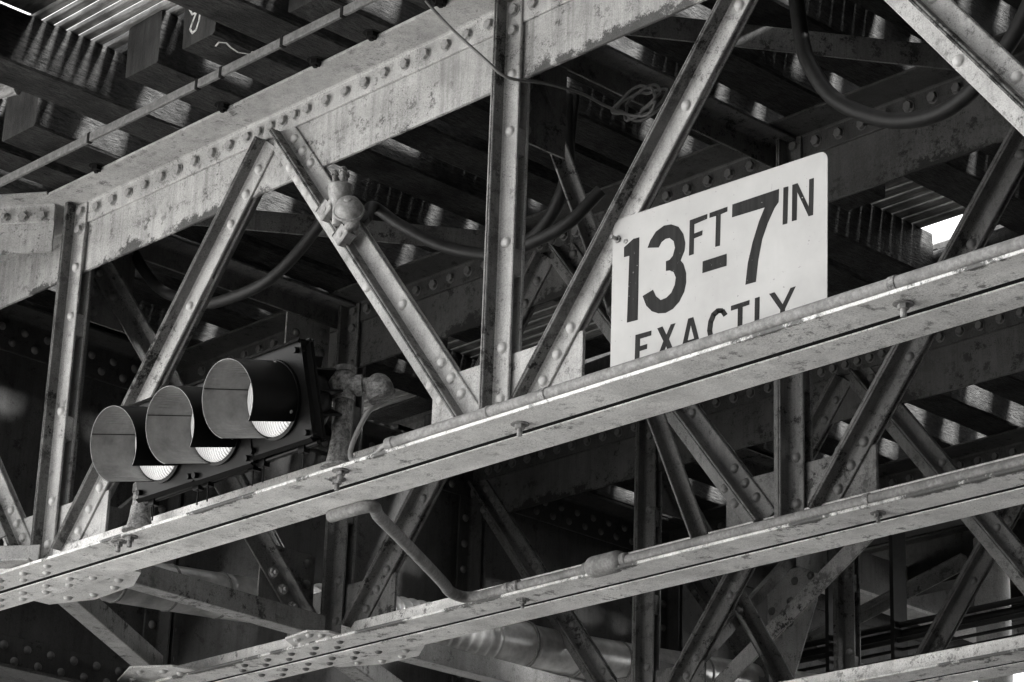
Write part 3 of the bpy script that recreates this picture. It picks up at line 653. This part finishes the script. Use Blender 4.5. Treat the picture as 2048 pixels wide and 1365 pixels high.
wp = [(-.30, -.25, 5.76), (-.23, -.2, 5.667), (-.088, -.2, 5.506), (.03, -.14, 5.36), (.081, -.09, 5.312), (.16, .03, 5.33), (-.03, .28, 5.445), (.0, .36, 5.42), (.1, .4, 5.351), (.235, .4, 5.303), (.31, .4, 5.33)]
wp = [(-.30, -.25, 5.76), (-.23, -.2, 5.667), (-.088, -.2, 5.506), (.03, -.14, 5.365), (.075, -.085, 5.308), (.10, .05, 5.33), (.115, .2, 5.345), (.125, .3, 5.335)]
# coil
cx, cz = .15, 5.385
wp += [(.16, .38, 5.318), (.225, .40, 5.305), (.255, .40, 5.34)]
for i in range(40):
    a = -1.2 + i * .52
    wp.append((cx + math.cos(a) * (.095 + .018 * math.sin(i * 1.7)), .41 + .0015 * i, cz + math.sin(a + .5) * (.050 + .012 * math.cos(i * 2.3)) - .25 * math.cos(a) * .1))
cable('wire', wp, .0052, M['wire'], 'thin wire swooping across the top of the middle post into a loose coil', 'wire', 5, 8)

# ------------------------------------------------------------------ height sign
TS = thing('height_sign', (.9, -.03, 4.157), 'white clearance sign in black lettering bolted on the nearest girder above the conduit', 'sign')
zt0, zt1 = 4.708, 4.684; xs0, xs1 = .5, 1.318
def sgn(u, v): return (u, v)
pl = []
def arc(cx, cz, r, a0, a1, n=6): return [(cx + r * math.cos(R(a0 + (a1 - a0) * i / n)), cz + r * math.sin(R(a0 + (a1 - a0) * i / n))) for i in range(n + 1)]
rr = .030
pl = arc(xs0 + rr, 4.19 + rr, rr, 180, 270) + arc(xs1 - .008 - rr, 4.165 + rr, rr, 270, 360) + arc(xs1 - rr, zt1 - rr, rr, 0, 90) + arc(xs0 + rr, zt0 - rr, rr, 90, 180)
bm = bmesh.new(); prism(bm, pl, (0, -.028, 0), X, Z, -Y, .0025); part('panel', bm, M['sign'], TS)
LET = __import__('json').loads('''[{"w":"13","polys":[[[0.5471,4.6106],[0.5846,4.6272],[0.6087,4.6254],[0.6077,4.3658],[0.5645,4.3685],[0.5694,4.5776],[0.5478,4.5791]],[[0.6425,4.582],[0.653,4.6024],[0.6751,4.6241],[0.7069,4.6338],[0.7355,4.6295],[0.7642,4.6135],[0.7834,4.5852],[0.7913,4.5553],[0.7885,4.531],[0.7738,4.5056],[0.7846,4.492],[0.7955,4.4616],[0.7965,4.4315],[0.7887,4.4038],[0.7704,4.379],[0.7457,4.3633],[0.7175,4.3584],[0.6891,4.3644],[0.6636,4.3776],[0.6408,4.4011],[0.6255,4.4353],[0.6668,4.4438],[0.6786,4.421],[0.6979,4.4034],[0.72,4.4049],[0.7387,4.4149],[0.7521,4.4361],[0.7556,4.4576],[0.7472,4.4764],[0.7313,4.4863],[0.7168,4.4888],[0.7163,4.5191],[0.7308,4.5196],[0.7433,4.5287],[0.7512,4.5516],[0.7458,4.5733],[0.7298,4.588],[0.7139,4.59],[0.6981,4.5844],[0.6869,4.5704]]]},{"w":"FT","polys":[[[0.808,4.6209],[0.8758,4.6211],[0.8753,4.6062],[0.8257,4.6032],[0.8254,4.5746],[0.8576,4.5753],[0.8565,4.5606],[0.8249,4.5592],[0.8242,4.5109],[0.8061,4.511]],[[0.8844,4.6211],[0.9525,4.6209],[0.9519,4.6061],[0.9269,4.6045],[0.9244,4.5088],[0.9067,4.5099],[0.9091,4.6048],[0.8839,4.6062]]]},{"w":"-","polys":[[[0.8591,4.4787],[0.95,4.4768],[0.9496,4.4401],[0.8582,4.4428]]]},{"w":"7","polys":[[[0.9707,4.622],[1.1439,4.6179],[1.1419,4.5782],[1.1266,4.5642],[1.1029,4.5271],[1.0821,4.4843],[1.0672,4.4253],[1.0583,4.3615],[1.0198,4.3632],[1.0287,4.4263],[1.0466,4.4847],[1.0704,4.5416],[1.0912,4.5772],[0.9696,4.5825]]]},{"w":"IN","polys":[[[1.1597,4.617],[1.1773,4.6156],[1.173,4.5042],[1.1561,4.5053]],[[1.1918,4.6156],[1.211,4.6151],[1.25,4.5323],[1.2526,4.6136],[1.2693,4.6129],[1.2651,4.5028],[1.2491,4.5036],[1.2096,4.5882],[1.2066,4.505],[1.1893,4.5062]]]},{"w":"EXACTLY","polys":[[[0.5996,4.3209],[0.6627,4.3186],[0.6624,4.3038],[0.6185,4.3046],[0.6184,4.2818],[0.647,4.2815],[0.6466,4.2667],[0.6174,4.2667],[0.6168,4.2356],[0.6599,4.2348],[0.6595,4.2201],[0.598,4.2205]],[[0.6855,4.3192],[0.7062,4.3202],[0.7217,4.2906],[0.7382,4.3179],[0.7563,4.3171],[0.732,4.2747],[0.7615,4.212],[0.7397,4.2125],[0.721,4.2563],[0.6992,4.2128],[0.6779,4.2131],[0.7101,4.2739]],[[0.8052,4.3181],[0.8249,4.3179],[0.8571,4.2147],[0.8364,4.2151],[0.8307,4.2359],[0.8274,4.2562],[0.8153,4.2959],[0.8047,4.2547],[0.8,4.2364],[0.796,4.2145],[0.7756,4.2148]],[[0.8017,4.252],[0.8311,4.2514],[0.8337,4.2361],[0.7975,4.2365]],[[0.9543,4.2931],[0.9408,4.3122],[0.9255,4.3076],[0.939,4.2885]],[[0.9367,4.315],[0.9159,4.3205],[0.916,4.3054],[0.9368,4.3]],[[0.9136,4.3204],[0.8939,4.3115],[0.9065,4.297],[0.9261,4.3059]],[[0.894,4.3116],[0.8815,4.2896],[0.899,4.2794],[0.9115,4.3014]],[[0.882,4.2911],[0.8774,4.262],[0.8961,4.2553],[0.9007,4.2843]],[[0.8774,4.2631],[0.8839,4.2361],[0.9023,4.2344],[0.8958,4.2613]],[[0.8851,4.2343],[0.9038,4.2177],[0.9154,4.2264],[0.8967,4.2431]],[[0.907,4.2162],[0.933,4.2125],[0.9304,4.2279],[0.9043,4.2317]],[[0.9358,4.2131],[0.9545,4.2295],[0.9393,4.2421],[0.9206,4.2256]],[[0.9669,4.314],[1.0352,4.3137],[1.0346,4.2999],[1.0098,4.2993],[1.0081,4.2053],[0.9904,4.206],[0.992,4.2992],[0.9663,4.2997]],[[1.0547,4.3138],[1.0723,4.3134],[1.0698,4.2204],[1.1076,4.2196],[1.107,4.2056],[1.0522,4.2069]],[[1.1062,4.3129],[1.126,4.3123],[1.1547,4.2694],[1.1832,4.3093],[1.2015,4.3095],[1.1632,4.2529],[1.1612,4.2062],[1.144,4.2064],[1.146,4.2551]]]}]''')
for word in LET:
    bm = bmesh.new()
    for poly in word['polys']:
        prism(bm, poly, (0, -.0306, 0), X, Z, -Y, .0006)
    part('lettering', bm, M['ink'], TS)
bm = bmesh.new(); cyl(bm, (.522, -.030, 4.643), (.522, -.060, 4.643), .006, n=10); lathe(bm, (.522, -.0306, 4.643), -Y, [(.012, 0), (.012, .006)], 6); part('bolt', bm, M['cast'], TS)
bm = bmesh.new(); lathe(bm, (.553, -.0306, 4.628), -Y, [(.008, 0), (.008, .002)], 10); part('bolt', bm, M['cast'], TS)

# ------------------------------------------------------------------ traffic signal, lying on its side between two pipe stands
TH = R(14); AX = V3(0, -math.cos(TH), -math.sin(TH)); UP = V3(0, -math.sin(TH), math.cos(TH))
TS2 = thing('traffic_signal', (-1.0, -.14, 4.18), 'black three lamp traffic signal lying sideways on two pipe stands', 'traffic signal')
lens_c = [V3(-.709, -.49, 4.309), V3(-1.003, -.49, 4.289), V3(-1.309, -.49, 4.293)]
lens_c = [c - AX * .185 for c in lens_c]
for i, c in enumerate(lens_c):
    # door plate and body of one lamp section
    bm = bmesh.new(); obox(bm, c, X, UP, AX, (-.143, .143), (-.155, .155), (-.045, -.004), .012)
    obox(bm, c, X, UP, AX, (-.147, .147), (-.160, .160), (-.062, -.048), .004)
    body = part('lamp_housing', bm, M['blk'], TS2)
    bm = bmesh.new()
    prof = [(.135, -.064), (.135, -.09), (.125, -.125), (.10, -.155), (.06, -.172), (.002, -.178)]
    lathe(bm, c, AX, [(r, h) for r, h in prof], 32)
    for k in range(12):
        a = k * math.pi / 6; d = X * math.cos(a) + UP * math.sin(a)
        obox(bm, c, d, AX.cross(d), AX, (.05, .15), (-.004, .004), (-.16, -.062), 0)
    smooth(part('rear_shell', bm, M['blk'], body), 30)
    for sx, sz in ((.135, .13), (-.135, .13), (.135, -.135), (-.135, -.135)):
        bm = bmesh.new(); p = c + X * sx + UP * sz; cyl(bm, p - AX * .05, p + AX * .012, .010, n=10); obox(bm, p, X, UP, AX, (-.006, .006), (-.02, .035), (-.04, -.012), .001); part('door_latch', bm, M['blk'], body)
    bm = bmesh.new(); lathe(bm, c, AX, [(.124, -.006), (.128, -.002), (.128, .008), (.118, .010)], 40); smooth(part('lens_ring', bm, M['blk'], body), 30)
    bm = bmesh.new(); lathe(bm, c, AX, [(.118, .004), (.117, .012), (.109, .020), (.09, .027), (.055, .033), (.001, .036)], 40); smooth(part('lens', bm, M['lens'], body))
    # tunnel visor: a tube of sheet metal with a slot left open at the bottom
    a0, a1 = -46, 248; n = 64; L = .190
    for nm, r0, mat, flip in (('visor', .1245, M['blk'], 1), ('visor_inside_lit', .1232, M['blkin'], -1)):  # second shell is a lightened inner skin carrying the reflections
        bm = bmesh.new(); rows = []
        for h in (.004, .06, .12, .16, L):
            row = []
            for k in range(n + 1):
                a = R(a0 + (a1 - a0) * k / n); d = X * math.cos(a) + UP * math.sin(a)
                row.append((bm.verts.new(c + AX * h + d * (r0 + .002 * h / L)), bm.verts.new(c + AX * h + d * (r0 - .0011 + .002 * h / L))))
            rows.append(row)
        for ra, rb in zip(rows, rows[1:]):
            for k in range(n):
                bm.faces.new((ra[k][0], ra[k + 1][0], rb[k + 1][0], rb[k][0])); bm.faces.new((ra[k][1], rb[k][1], rb[k + 1][1], ra[k + 1][1]))
        for row in (rows[0], rows[-1]):
            for k in range(n): bm.faces.new((row[k][0], row[k][1], row[k + 1][1], row[k + 1][0]))
        for k in (0, n):
            for ra, rb in zip(rows, rows[1:]): bm.faces.new((ra[k][0], rb[k][0], rb[k][1], ra[k][1]))
        if nm == 'visor':
            vis = smooth(part(nm, bm, mat, body), 50)
        else:
            smooth(part(nm, bm, mat, body), 50)
for i, c in enumerate(lens_c):
    body = [o for o in TS2.children if o.name.startswith('lamp_housing')][i]
    for a in (152,):
        d = X * math.cos(R(a)) + UP * math.sin(R(a)); bm = bmesh.new()
        obox(bm, c, d, AX.cross(d), AX, (.1195, .1225), (-.0012, .0012) if a == 152 else (-.0006, .0006), (.01, .189)); part('visor_seam', bm, M['nearblack'] if a == 152 else M['blk'], body)
    for a, h in ((60, .03), (120, .03), (-30, .03)):
        d = X * math.cos(R(a)) + UP * math.sin(R(a)); bm = bmesh.new()
        lathe(bm, c + AX * h + d * .1245, d, [(.006, 0), (.006, .002), (.004, .004)], 10); part('visor_screw', bm, M['clampm'], body)
bm = bmesh.new(); p, q = lens_c[0] + X * .15 - UP * .168 - AX * .03, lens_c[2] - X * .15 - UP * .168 - AX * .03
cyl(bm, p, q, .009, n=10)
for f_ in (.08, .3, .36, .62, .68, .95):
    z = p.lerp(q, f_); cyl(bm, z, z - Z * .07, .003, n=6); box(bm, z.x - .015, z.x + .015, z.y - .012, z.y + .012, z.z - .02, z.z + .012)
part('tie_rod', bm, M['blk'], TS2)

def stand(x, y, ztop, label, tall):
    T = thing('pipe_stand', (x, y, 4.152), label, 'bracket')
    bm = bmesh.new(); lathe(bm, (x, y, 4.1525), Z, [(.060, 0), (.060, .008), (.045, .014), (.038, .05), (.034, .09)], 24); smooth(part('base_socket', bm, M['cast'], T), 30)
    bm = bmesh.new(); cyl(bm, (x, y, 4.2), (x, y, ztop), .0245, n=24); cyl(bm, (x, y, 4.2), (x, y, 4.30), .0305, n=24); smooth(part('pipe', bm, M['cast'], T), 30)
    if tall:
        bm = bmesh.new(); z = ztop + .045
        lathe(bm, (x, y, ztop - .005), Z, [(.036, 0), (.036, .018), (.030, .022), (.030, .092), (.036, .095), (.036, .112), (.028, .116)], 24)
        lathe(bm, (x - .06, y - .02, z), X, [(.030, 0), (.036, .006), (.036, .024), (.030, .03), (.030, .06)], 20)
        lathe(bm, (x + .0, y, z), V3(.75, .65, .05), [(.028, 0), (.028, .035), (.034, .038), (.034, .06), (.024, .062), (.024, .10)], 20)
        smooth(part('tee_fitting', bm, M['cast'], T), 30)
        bm = bmesh.new(); cx_ = V3(x, y, z) + V3(.75, .65, .0).normalized() * .125
        lathe(bm, cx_ + V3(0, 0, -.040), V3(-.25, -.2, 1), [(.036, -.006), (.045, -.004), (.047, .004), (.047, .012), (.045, .014), (.0445, .035), (.040, .055), (.030, .071), (.016, .081), (.001, .084)], 28)
        smooth(part('weather_cap', bm, M['cast'], T), 35)
        return cx_
    bm = bmesh.new(); lathe(bm, (x, y, ztop - .01), Z, [(.034, 0), (.034, .03), (.028, .034), (.028, .09), (.012, .10)], 20); smooth(part('elbow_fitting', bm, M['cast'], T), 30)
cap = stand(-.605, -.115, 4.385, 'tall rusty pipe stand with domed cap at the right end of the signal', True)
stand(-1.665, -.115, 4.30, 'short rusty pipe stand under the left end of the signal', False)
cable('cord', [tuple(cap + V3(-.01, -.01, -.07)), (-.497, -.10, 4.32), (-.530, -.115, 4.25), (-.548, -.12, 4.195), (-.530, -.125, 4.162), (-.49, -.125, 4.158), (-.43, -.118, 4.162), (-.375, -.134, 4.171), (-.33, -.136, 4.1705)], .0085, M['cord'], 'grey cord dropping from the domed cap into the conduit end', 'cord')

# ------------------------------------------------------------------ pipe clamp fitting on the middle diagonal
Wd = V3(.625, 0, -.78).normalized(); Ud = V3(.78, 0, .625).normalized()
Pm = V3(-.72, -.017, 5.075)
T = thing('pipe_clamp', Pm, 'pale clamped pipe fitting with round dome on the middle diagonal', 'pipe fitting')
for k, a in enumerate((-.075, .075)):
    bm = bmesh.new(); O = Pm + Wd * a
    obox(bm, O, Ud, -Y, Wd, (-.062, -.012), (.040, .075), (-.026, .026), .004); lathe(bm, O - Ud * .037 - Y * .0752, -Y, [(.012, 0), (.012, .002)], 12)
    cyl(bm, O - Ud * .012 - Y * .06, O + Ud * .06 - Y * .06, .017, n=14)
    part('clamp', bm, M['clampm'], T)
bm = bmesh.new(); O = Pm + Ud * .075 - Y * .07 - Z * .035
lathe(bm, O - Ud * .02 + Wd * .02, V3(.5, -.55, .35), [(.026, -.06), (.026, .0), (.048, .003), (.052, .006), (.052, .014), (.047, .016), (.046, .028), (.038, .046), (.020, .058), (.012, .060), (.012, .066), (.001, .067)], 28)
smooth(part('dome', bm, M['clampm'], T), 35)
bm = bmesh.new(); O2 = Pm - Wd * .10 + Ud * .065 - Y * .06 - Z * .04
lathe(bm, O2 - Z * .02, V3(.15, -.1, 1), [(.020, -.09), (.022, -.02), (.034, .0), (.040, .015), (.040, .05), (.034, .055), (.030, .05), (.001, .05)], 24); smooth(part('cup', bm, M['clampm'], T), 35)
for dx in (-.022, .022, .0):
    bm = bmesh.new(); q = O2 + X * dx + Z * .03 - Y * (.01 if dx else -.02); cyl(bm, q, q + Z * .045, .008, n=8); lathe(bm, q + Z * .04, Z, [(.013, 0), (.014, .008), (.008, .018)], 8); part('stud', bm, M['cast'], T)

# ------------------------------------------------------------------ insulated duct
T = thing('insulated_duct', (-3.0, 2.2, 4.5), 'long wrapped round duct running across behind the two bottom chords', 'duct')
dp = [(-3.0, .45, 4.39), (-3.0, 1.15, 4.445), (-3.0, 2.2, 4.545), (-3.0, 3.47, 4.625), (-3.0, 4.6, 4.72), (-3.0, 6.2, 4.85)]
pts = spline(dp, 220)
def rd(t):
    y = .45 + t * 5.75
    r = .095 + (.012 if 2.3 < y < 3.5 else 0) + (.006 if y > 3.5 else 0)
    if 2.0 < y < 3.28: r += .0055 * math.sin(y * 120)
    return r
bm = bmesh.new(); tube(bm, pts, .095, 36, rd); smooth(part('jacket', bm, M['duct'], T), 60)
for yy in (.72, .98, 1.24, 1.9, 3.0, 3.32, 3.62, 4.2, 4.7):
    i = min(range(len(pts)), key=lambda k: abs(pts[k].y - yy)); d = pts[i + 1] - pts[i - 1]
    bm = bmesh.new(); ring(bm, pts[i], d, rd((yy - .45) / 5.75) + .004, .012); smooth(part('band', bm, M['pipe'], T), 30)

# ------------------------------------------------------------------ far things at the lower right
T = thing('round_column', (-2.40, 5.82, 0), 'white round column in the lower right corner', 'column')
bm = bmesh.new(); lathe(bm, (-2.40, 5.82, 0), Z, [(.14, 0), (.14, .3), (.092, .34), (.092, 5.28), (.096, 5.285), (.096, 5.30), (.092, 5.305), (.092, 5.64)], 28); smooth(part('shaft', bm, M['column'], T), 30)
for i, (dz, dy, r) in enumerate(((0, 0, .016), (-.042, .03, .024), (-.085, -.02, .014), (-.125, .02, .009), (-.18, .0, .011))):
    cable('cable', [(-7, 5.3 + dy, 5.10 + dz), (-5, 5.3 + dy, 5.08 + dz), (-3.5, 5.3 + dy, 5.095 + dz), (-1.5, 5.3 + dy, 5.105 + dz), (3, 5.3 + dy, 5.1 + dz)], r, M['hose'], ('topmost', 'thickest', 'third', 'thinnest', 'lowest')[i] + ' black cable of the bundle crossing the lower right', 'cable', 6, 10, 'black cables under the platform')
for i, xx in enumerate((-3.05, -2.62)):
    bm = bmesh.new(); box(bm, xx - .012, xx + .012, 5.25, 5.36, 4.88, 5.94); tag(part('cable_hanger', bm, M['hose']), ('left', 'right')[i] + ' hanger strap holding the black cable bundle', 'hanger')
bm = bmesh.new(); obox(bm, (-2.95, 4.2, 4.56), V3(.846, 0, .533), Y, V3(-.533, 0, .846), (0, 1.40), (-.006, .006), (-.045, .045), .001)
tag(part('knee_brace', bm, M['peel']), 'pale peeling flat brace slanting up behind the second bottom chord', 'bracing')
T = thing('platform_girder', (-3.4, 7.5, 5.5), 'grey plate girder with bright lower flange at the lower right', 'plate girder')
bm = bmesh.new(); box(bm, -3.41, -3.395, 5.50, 8.05, 5.54, 5.80); part('web_plate', bm, M['plate'], T)
bm = bmesh.new(); box(bm, -3.49, -3.31, 5.50, 8.05, 5.52, 5.539); part('flange_plate', bm, M['column'], T)

bm = bmesh.new(); tube(bm, spline([(-1.6, 2.805, 5.73), (-.9, 2.805, 5.735), (-.3, 2.805, 5.727), (.4, 2.805, 5.735), (2.5, 2.805, 5.73)], 10), .052, 20)
tag(smooth(part('lagged_pipe', bm, M['lagging'])), 'rough black lagged pipe running right from behind the sign under the open sky patch', 'pipe')
T = thing('bracket_plate', (-2.75, 4.575, 4.5), 'tapering riveted plate hanging behind the lower right chord', 'steel bracket')
bm = bmesh.new(); prism(bm, [(-2.875, 5.250), (-2.545, 5.260), (-2.55, 5.070), (-2.70, 4.700), (-2.86, 4.700)], (0, 4.575, 0), X, Z, -Y, .010); part('plate', bm, M['plate'], T)
for qx, qz in ((-2.84, 5.190), (-2.69, 5.190), (-2.585, 5.200), (-2.84, 5.060), (-2.72, 5.090), (-2.585, 5.100), (-2.84, 4.940), (-2.84, 4.820), (-2.72, 4.980)): fastener('rivet', RIV['B'], (qx, 4.565, qz), -Y, T, 1.1)
for i, (p, q) in enumerate((((-4.3, 5.5, 5.60), (-2.5, 5.74, 4.75)), ((-4.6, 5.5, 4.9), (-2.5, 5.74, 5.55)))):
    bm = bmesh.new(); angle_bar(bm, p, q, -Y, .07, .06); tag(part('platform_brace', bm, M['plate']), ('falling', 'rising')[i] + ' angle brace left of the white round column', 'bracing')
